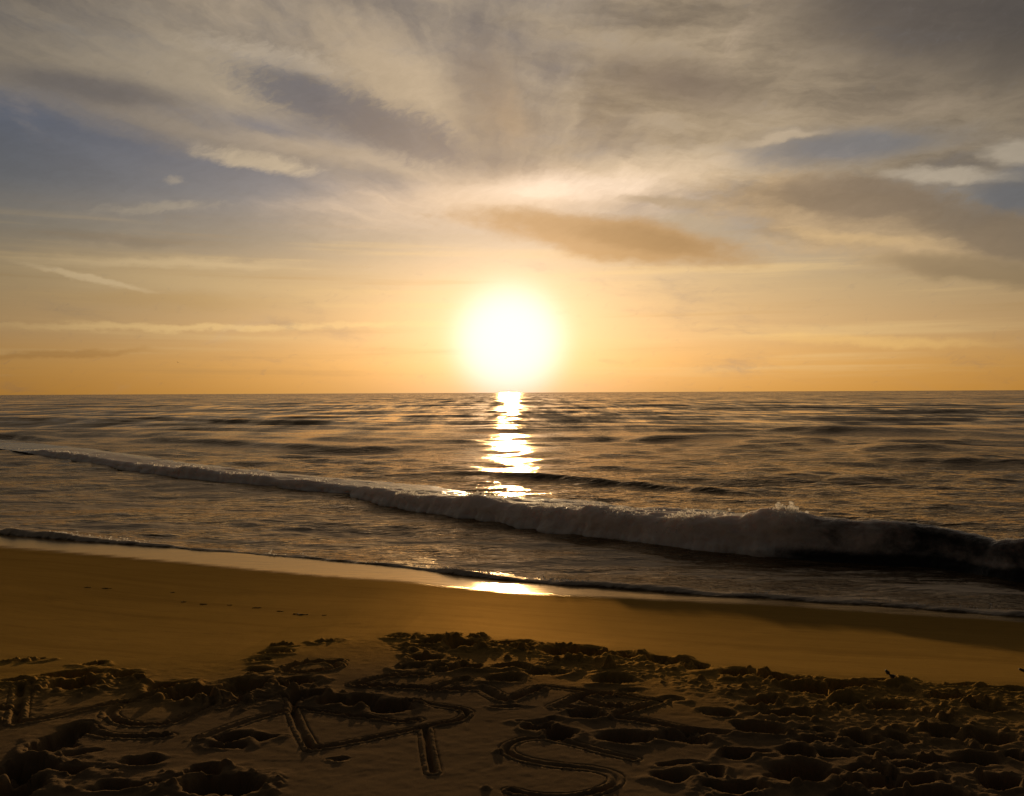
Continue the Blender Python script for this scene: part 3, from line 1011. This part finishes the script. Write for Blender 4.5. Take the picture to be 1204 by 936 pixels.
# the lip of the swash where it runs up the sand
lip_h = np.interp(SX, *np.array([(on_plane(px, 640, ZW)[0], h) for px, h in
                                 [(-150, 0.16), (0, 0.15), (50, 0.13), (100, 0.09), (170, 0.06), (300, 0.035), (450, 0.035), (540, 0.09), (620, 0.07), (700, 0.10), (780, 0.06),
                                  (900, 0.05), (1000, 0.06), (1100, 0.085), (1204, 0.08)]]).T)
ragged = 0.10 * fbm(SX, SY * 0, 0.6, 4, 57)
u = off - 0.02 - ragged
lipn = 0.75 + 0.55 * fbm(SX, SY * 1.5, 0.7, 4, 58)
SZ += lip_h * np.clip(lipn, 0.2, 1.6) * sstep(u, -0.02, 0.10) * np.exp(-np.clip(u, 0, 99) / (0.25 + 1.6 * lip_h))
SZ -= 0.10 * (1 - sstep(u, -0.15, 0.02))
# trough in front of the breaker and its rising back
bb = SY - breaker_y(SX)
SZ *= 1 - 0.35 * (1 - sstep(bb, -2.0, 1.0)) * sstep(off, 0.6, 1.6)
bh = np.interp(SX, *np.array([(on_plane(px, 600, ZW)[0], h) for px, h in [(45, .2), (600, .5), (950, .7), (1204, .7)]]).T)
SZ -= 0.05 * bh * np.exp(-((bb + 0.6) / 0.6) ** 2)
foam = np.zeros_like(SX)
foam += 0.95 * np.exp(-np.clip(u - 0.05, 0, 99) / 0.30) * sstep(u, -0.05, 0.08) * np.clip(lip_h / 0.06, 0.5, 1.3)
foam += 0.68 * sstep(off, 0.2, 1.0) * (1 - sstep(bb, -1.5, 0.5)) * (0.75 + 0.6 * fbm(SX, SY * 2, 1.8, 3, 61))
foam += 0.85 * np.exp(-np.clip(bb - 0.8, 0, 99) / 2.5) * (bb > 0) * (1 - sstep(SX, 2.0, 5.0))
foam += 0.10 * np.exp(-np.clip(bb, 0, 99) / 14.0) * (bb > 0)
for pts, wd, am in [([(-80, 505), (200, 508), (420, 514), (620, 523)], 3.0, 0.55), ([(-80, 519), (60, 522), (240, 531), (420, 540)], 1.5, 0.35), ([(640, 530), (900, 541), (1204, 556)], 1.6, 0.32)]:
    w = curve(pts, ZW)
    foam += am * np.exp(-((SY - np.interp(SX, w[:, 0], w[:, 1])) / wd) ** 2) * (0.6 + 0.8 * fbm(SX, SY, 4.0, 3, 91)) * (SX < w[-1, 0] + 2)
far = sstep(np.log(SY), math.log(20), math.log(110))
shal = 1 - sstep(off, 0.5, 9)
sea = grid_mesh('sea', SX, SY, SZ + ZW, SEA, {'foam': foam, 'far': far, 'shallow': shal})
tag(sea, kind='structure')

# ------------------------------------------------------------------ the breaking wave
h_tab = np.array([(on_plane(px, 600, ZW)[0] * 0 + px, h) for px, h in
                  [(-60, 0.0), (25, 0.02), (52, 0.19), (120, 0.16), (200, 0.26), (260, 0.30), (330, 0.26), (400, 0.17), (440, 0.26), (520, 0.31), (600, 0.35), (700, 0.41), (800, 0.48),
                   (880, 0.52), (950, 0.54), (1050, 0.50), (1120, 0.47), (1204, 0.49), (1500, 0.45)]])
path = resample([(p[0], p[1]) for p in []]) if False else BRK[1:]
seg = np.hypot(*np.diff(path, axis=0).T)
cum = np.concatenate([[0], np.cumsum(seg)])
# arc parameter, denser near the camera
sp = [0.0]
while sp[-1] < cum[-1]:
    yl = np.interp(sp[-1], cum, path[:, 1])
    sp.append(sp[-1] + 0.0022 * yl)
sp = np.array(sp[:-1])
ksm = 25
def smooth(v, k):
    pad = np.concatenate([np.full(k, v[0]), v, np.full(k, v[-1])])
    return np.convolve(pad, np.hanning(2 * k + 1) / np.hanning(2 * k + 1).sum(), 'same')[k:-k]
cx_ = smooth(np.interp(sp, cum, path[:, 0]), ksm)
cy_ = smooth(np.interp(sp, cum, path[:, 1]), ksm)
tx, ty = np.gradient(cx_), np.gradient(cy_)
tl = np.hypot(tx, ty)
nx_, ny_ = -ty / tl, tx / tl                                       # seaward normal
flip = np.where(ny_ < 0, -1, 1)
nx_, ny_ = nx_ * flip, ny_ * flip
pxs = PW / 2 + F * cx_ / cy_
H = smooth(np.interp(pxs, h_tab[:, 0], h_tab[:, 1]), 12)
H = H * np.interp(pxs, [300, 560, 980, 1150], [0.82, 1.0, 1.0, 0.93]) * (1 + 0.28 * fbm(sp, sp * 0, 0.9, 4, 71) + 0.16 * fbm(sp, sp * 0, 3.1, 2, 77))
foamk = np.interp(pxs, [20, 48, 120, 600, 880, 960, 1060, 1204, 1500], [0.0, 0.9, 1.0, 1.0, 0.95, 0.55, 0.34, 0.20, 0.1])
# profile: across distance (seaward +) and height, both in units of the wave's height
prof_pts = np.array([(-0.22, -0.60), (-0.18, -0.30), (-0.10, -0.02), (0.06, 0.16), (0.18, 0.33), (0.27, 0.52), (0.36, 0.70), (0.50, 0.87), (0.72, 0.98), (1.0, 1.0), (1.4, 0.96),
                     (2.2, 0.86), (3.6, 0.70), (5.4, 0.50), (7.6, 0.27), (9.4, 0.06), (10.6, -0.2)])
pc = np.concatenate([[0], np.cumsum(np.hypot(*np.diff(prof_pts, axis=0).T))])
tq = np.concatenate([np.linspace(0, pc[10], 64), np.linspace(pc[10], pc[-1], 60)[1:]])
pu = np.interp(tq, pc, prof_pts[:, 0])
pz = np.interp(tq, pc, prof_pts[:, 1])
pu, pz = smooth(pu, 3), smooth(pz, 3)
dpu, dpz = np.gradient(pu), np.gradient(pz)
pl = np.hypot(dpu, dpz)
qn_u, qn_z = -dpz / pl, dpu / pl                                    # outward normal of the profile
S2, T2 = np.meshgrid(sp, tq * 0.5)
Hc = H[None, :]
wid = np.clip(Hc, 0.25, 0.8) * 1.0
front = (1 - sstep(pu, 0.7, 1.6))[:, None]
amt = foamk[None, :]
bulge = fbm(S2, T2 * Hc * 2.2, 0.36, 4, 72, 0.45)
cell = 1 - np.abs(fbm(S2, T2 * Hc * 2.2, 0.16, 4, 73, 0.55)) * 2
disp = amt * (0.085 * bulge + 0.014 * (cell - 0.5)) * (0.5 + 0.5 * front) * np.clip(Hc / 0.5, 0.5, 1.2)
disp += (1 - amt) * (0.025 * fbm(S2, T2 * Hc * 1.2, 0.8, 3, 74) + 0.020 * fbm(S2 * 0.7, T2 * Hc * 2.0, 0.22, 4, 76) * sstep(pu, 0.6, 1.4)[:, None])
# toe of the foam reaches forward unevenly
toe = (1 - sstep(pz, 0.05, 0.6))[:, None] * (0.14 * fbm(S2, S2 * 0, 0.55, 6, 75, 0.62)) * amt
bk = np.interp(pxs, [820, 1000], [1.0, 0.42])[None, :]
pu2 = np.where(pu[:, None] > 1.0, 1 + (pu[:, None] - 1) * bk, pu[:, None])
U = pu2 * wid - toe + qn_u[:, None] * disp
ZZ = pz[:, None] * Hc + qn_z[:, None] * disp
WX = cx_[None, :] + nx_[None, :] * U
WY = cy_[None, :] + ny_[None, :] * U
wf = amt * (1.05 * (1 - sstep(pu, 4.0, 10.0))[:, None] + 0.05) + 0.25 * (0.5 + bulge) * (1 - amt)
wf = wf - 0.55 * (1 - sstep(pz, 0.0, 0.30))[:, None] * sstep(pxs, 780, 980)[None, :]
wave = grid_mesh('breaking_wave', WX, WY, ZZ + ZW, BREAKER, {'foam': wf})
tag(wave, 'long breaking wave with a foamy crest rolling in towards the beach', 'wave')

# spray and torn foam thrown up along the crest: small blobs, one mesh, nobody could count them
ico_v, ico_f = None, None
import bmesh
bm = bmesh.new()
bmesh.ops.create_icosphere(bm, subdivisions=1, radius=1.0)
ico_v = np.array([v.co[:] for v in bm.verts])
ico_f = np.array([[v.index for v in f.verts] for f in bm.faces])
bm.free()


def blob_mesh(name, cen, rad, mat, parent=None):
    r = np.random.default_rng(len(cen))
    st = 0.6 + 0.8 * r.random((len(cen), 1, 3))
    v = (cen[:, None, :] + ico_v[None] * rad[:, None, None] * st * (0.75 + 0.5 * r.random((len(cen), len(ico_v), 1)))).reshape(-1, 3)
    f = (ico_f[None] + (np.arange(len(cen)) * len(ico_v))[:, None, None]).reshape(-1, 3)
    me = bpy.data.meshes.new(name)
    me.from_pydata(v.tolist(), [], f.tolist())
    me.polygons.foreach_set('use_smooth', np.ones(len(f), bool))
    me.materials.append(mat)
    o = bpy.data.objects.new(name, me)
    C.objects.link(o)
    if parent:
        o.parent = parent
    return o


sr = np.random.default_rng(9)
cen, rad = [], []
patch = fbm(sp, sp * 0, 0.55, 4, 81)
dens = np.interp(pxs, [0, 45, 60, 110, 180, 200, 380, 430, 700, 790, 830, 870, 930, 955, 975], [0, 0.4, 1.0, 0.5, 0.5, 0.9, 0.5, 0.8, 1.0, 1.2, 2.2, 2.0, 2.0, 0.8, 0.0])
dens *= np.clip(0.25 + 3.0 * patch, 0.03, 3.0)
top = int(np.argmax(pz))
for i in range(len(sp)):
    n = sr.poisson(dens[i] * 6.0)
    for _ in range(n):
        j = int(np.clip(top + sr.normal(7, 12), 20, len(tq) - 4))
        up = abs(sr.normal(0, 0.030)) * np.clip(H[i] / 0.5, 0.4, 1.3) * (0.4 + max(patch[i], 0) * (4.5 if 810 < pxs[i] < 950 else 3.0))
        cen.append((WX[j, i] + sr.normal(0, 0.02), WY[j, i] + sr.normal(0, 0.02), ZZ[j, i] + ZW + up + 0.004))
        rad.append((abs(sr.normal(0.010, 0.008)) + 0.004) * (1.15 if 800 < pxs[i] < 960 else 0.9))
spray = blob_mesh('spray', np.array(cen), np.array(rad), SPRAY, wave)
spray['kind'] = 'stuff'

# froth blobs along the swash lip
cen, rad = [], []
lx_ = np.arange(-9.5, 7.5, 0.006)
ly_ = along(EDGE, lx_)
pxl = PW / 2 + F * lx_ / ly_
dl = np.interp(pxl, [-80, 0, 60, 100, 250, 400, 480, 540, 690, 740, 860, 1000, 1204], [4, 4, 3, 0.8, 0.2, 0.3, 0.5, 2.2, 2.4, 1.2, 0.4, 0.3, 0.4])
dl *= np.clip(0.4 + 1.8 * fbm(lx_, lx_ * 0, 0.4, 4, 83), 0.0, 2.5)
iy = lambda y: np.clip(np.searchsorted(yy, y) - 1, 0, len(yy) - 2)
for i in range(len(lx_)):
    for _ in range(sr.poisson(dl[i] * 0.45)):
        y = ly_[i] + 0.06 + abs(sr.normal(0, 0.18))
        k = iy(y)
        j = np.clip(np.searchsorted(ss, lx_[i] / y), 0, len(ss) - 1)
        cen.append((lx_[i], y, SZ[k, j] + ZW + 0.002))
        rad.append(abs(sr.normal(0.005, 0.004)) + 0.003)
froth = blob_mesh('foam', np.array(cen), np.array(rad), SPRAY)
tag(froth, 'pale froth along the thin edge of the water running up the sand', 'sea foam', kind='stuff')

# ------------------------------------------------------------------ small things on the sand
def tube_mesh(name, pts, radii, mat, parent=None, sides=9, seed=0, rough=0.12):
    r = np.random.default_rng(seed)
    pts = np.array(pts, float)
    vs_, fs = [], []
    n = len(pts)
    for i, p in enumerate(pts):
        t = Vector(pts[min(i + 1, n - 1)] - pts[max(i - 1, 0)]).normalized()
        a = t.orthogonal().normalized()
        b = t.cross(a)
        for k in range(sides):
            an = 2 * math.pi * k / sides
            q = Vector(p) + (a * math.cos(an) + b * math.sin(an)) * radii[i] * (1 + rough * r.normal())
            vs_.append(q[:])
    for i in range(n - 1):
        for k in range(sides):
            k2 = (k + 1) % sides
            fs.append((i * sides + k, i * sides + k2, (i + 1) * sides + k2, (i + 1) * sides + k))
    fs.append(tuple(range(sides))[::-1])
    fs.append(tuple((n - 1) * sides + k for k in range(sides)))
    me = bpy.data.meshes.new(name)
    me.from_pydata(vs_, [], fs)
    me.polygons.foreach_set('use_smooth', np.ones(len(fs), bool))
    me.materials.append(mat)
    o = bpy.data.objects.new(name, me)
    C.objects.link(o)
    if parent:
        o.parent = parent
    return o


def gz(x, y):
    return float(ground_z(x, y, Z))


x, y = on_plane(1046, 799)
z = gz(x, y)
drift = tube_mesh('driftwood', [(x + 0.07, y - 0.02, z - 0.03), (x + 0.03, y - 0.02, z + 0.012), (x + 0.005, y - 0.02, z + 0.034), (x - 0.018, y - 0.02, z + 0.058), (x - 0.032, y - 0.02, z + 0.075)],
                  [0.030, 0.026, 0.019, 0.012, 0.006], WOOD, seed=4, rough=0.07)
tag(drift, 'short dark driftwood stub sticking up from the edge of the trampled sand', 'driftwood')
x, y = on_plane(1204, 780)
z = gz(x, y)
twig = tube_mesh('driftwood', [(x - 0.03, y, z + 0.045), (x + 0.01, y, z + 0.03), (x + 0.06, y + 0.01, z + 0.012), (x + 0.13, y + 0.02, z - 0.01)],
                 [0.006, 0.009, 0.011, 0.012], WOOD, seed=6)
tag(twig, 'dark twig end on the smooth sand at the far right edge of the photo', 'driftwood')

weeds = [(104, 691, .06, 'darkest round scrap of seaweed on the smooth sand near the water'), (125, 692, .09, 'wide ragged tangle of dark seaweed beside the round scrap on the wet sand'),
         (203, 697, .03, 'single dark seaweed speck standing alone on the smooth sand'), (216, 708, .05, 'small seaweed scrap at the left end of the strandline'),
         (240, 711, .06, 'second seaweed scrap of the strandline, right of its left end'), (271, 712, .04, 'small dark crumb of seaweed in the middle of the strandline'),
         (302, 715, .05, 'seaweed scrap midway along the thin strandline'), (328, 719, .06, 'dark seaweed scrap before the long streak of the strandline'),
         (352, 723, .12, 'longest streak of dark seaweed on the strandline'), (381, 724, .04, 'dark seaweed scrap at the right end of the strandline')]
for i, (px, py, s, label) in enumerate(weeds):
    d = ray(px, py)
    t = 2.0
    while ZC + d.z * t > float(ground_z(d.x * t, d.y * t, Z)) and t < 40:
        t += 0.02
    x, y = d.x * t, d.y * t
    s = s * random.Random(i + 40).uniform(0.45, 0.85)
    r = random.Random(i)
    # one crooked strand, doubled back on itself
    ang, n_ = r.uniform(-0.3, 0.3), 16
    pts, rr = [], []
    for k in range(n_):
        q = k / (n_ - 1) * 2 - 1
        xx = x + s * 0.8 * (q + 0.5 * math.sin(q * 7 + i)) + r.gauss(0, 0.10 * s)
        y2 = y + s * 0.5 * q * math.sin(ang) + r.gauss(0, 0.20 * s)
        pts.append((xx, y2, gz(xx, y2) + r.uniform(0.0, 0.003 + 0.04 * s)))
        rr.append(r.uniform(0.0015, 0.003 + 0.035 * s))
    o = tube_mesh('seaweed', pts, rr, WEED, sides=7, seed=i, rough=0.25)
    tag(o, label, 'seaweed', 'seaweed scraps on the wet sand')

# ------------------------------------------------------------------ a gull far out over the sea
d = ray(209, 426)
bp = Vector((0, 0, ZC)) + d * 420
bm = bmesh.new()
# body: spindle rings along y, wings: bent tapered blades with thickness
body = [(-0.30, 0.01), (-0.20, 0.05), (-0.05, 0.085), (0.10, 0.07), (0.20, 0.045), (0.27, 0.045), (0.33, 0.02), (0.38, 0.005)]
rings = []
for yq, r in body:
    rings.append([bm.verts.new((r * math.cos(a), yq, r * math.sin(a))) for a in np.linspace(0, 2 * math.pi, 10, endpoint=False)])
for a, b in zip(rings[:-1], rings[1:]):
    for k in range(10):
        bm.faces.new((a[k], a[(k + 1) % 10], b[(k + 1) % 10], b[k]))
bm.faces.new(rings[0][::-1])
bm.faces.new(rings[-1])
for s in (-1, 1):
    prev = None
    for u_, zz_, y0_, y1_ in [(0.05, 0.03, -0.06, 0.14), (0.30, 0.14, -0.02, 0.17), (0.50, 0.15, -0.04, 0.14), (0.72, 0.08, -0.08, 0.06), (0.90, 0.02, -0.12, -0.08)]:
        cur = [bm.verts.new((s * u_, yv, zz_ + tz)) for yv, tz in ((y0_, 0.006), (y1_, 0.012), (y1_, -0.012), (y0_, -0.006))]
        if prev:
            for k in range(4):
                bm.faces.new((prev[k], prev[(k + 1) % 4], cur[(k + 1) % 4], cur[k]))
        prev = cur
    bm.faces.new(prev)
bmesh.ops.recalc_face_normals(bm, faces=bm.faces)
me = bpy.data.meshes.new('bird')
bm.to_mesh(me)
bm.free()
me.materials.append(FEATHER)
bird = bpy.data.objects.new('bird', me)
C.objects.link(bird)
bird.location = bp
bird.rotation_euler = (0, R(12), R(60))
tag(bird, 'tiny dark bird flying low over the sea on the left', 'bird')

scene.cycles.use_denoising = True
scene.cycles.max_bounces = 6
scene.cycles.diffuse_bounces = 1
scene.cycles.sample_clamp_indirect = 6.0
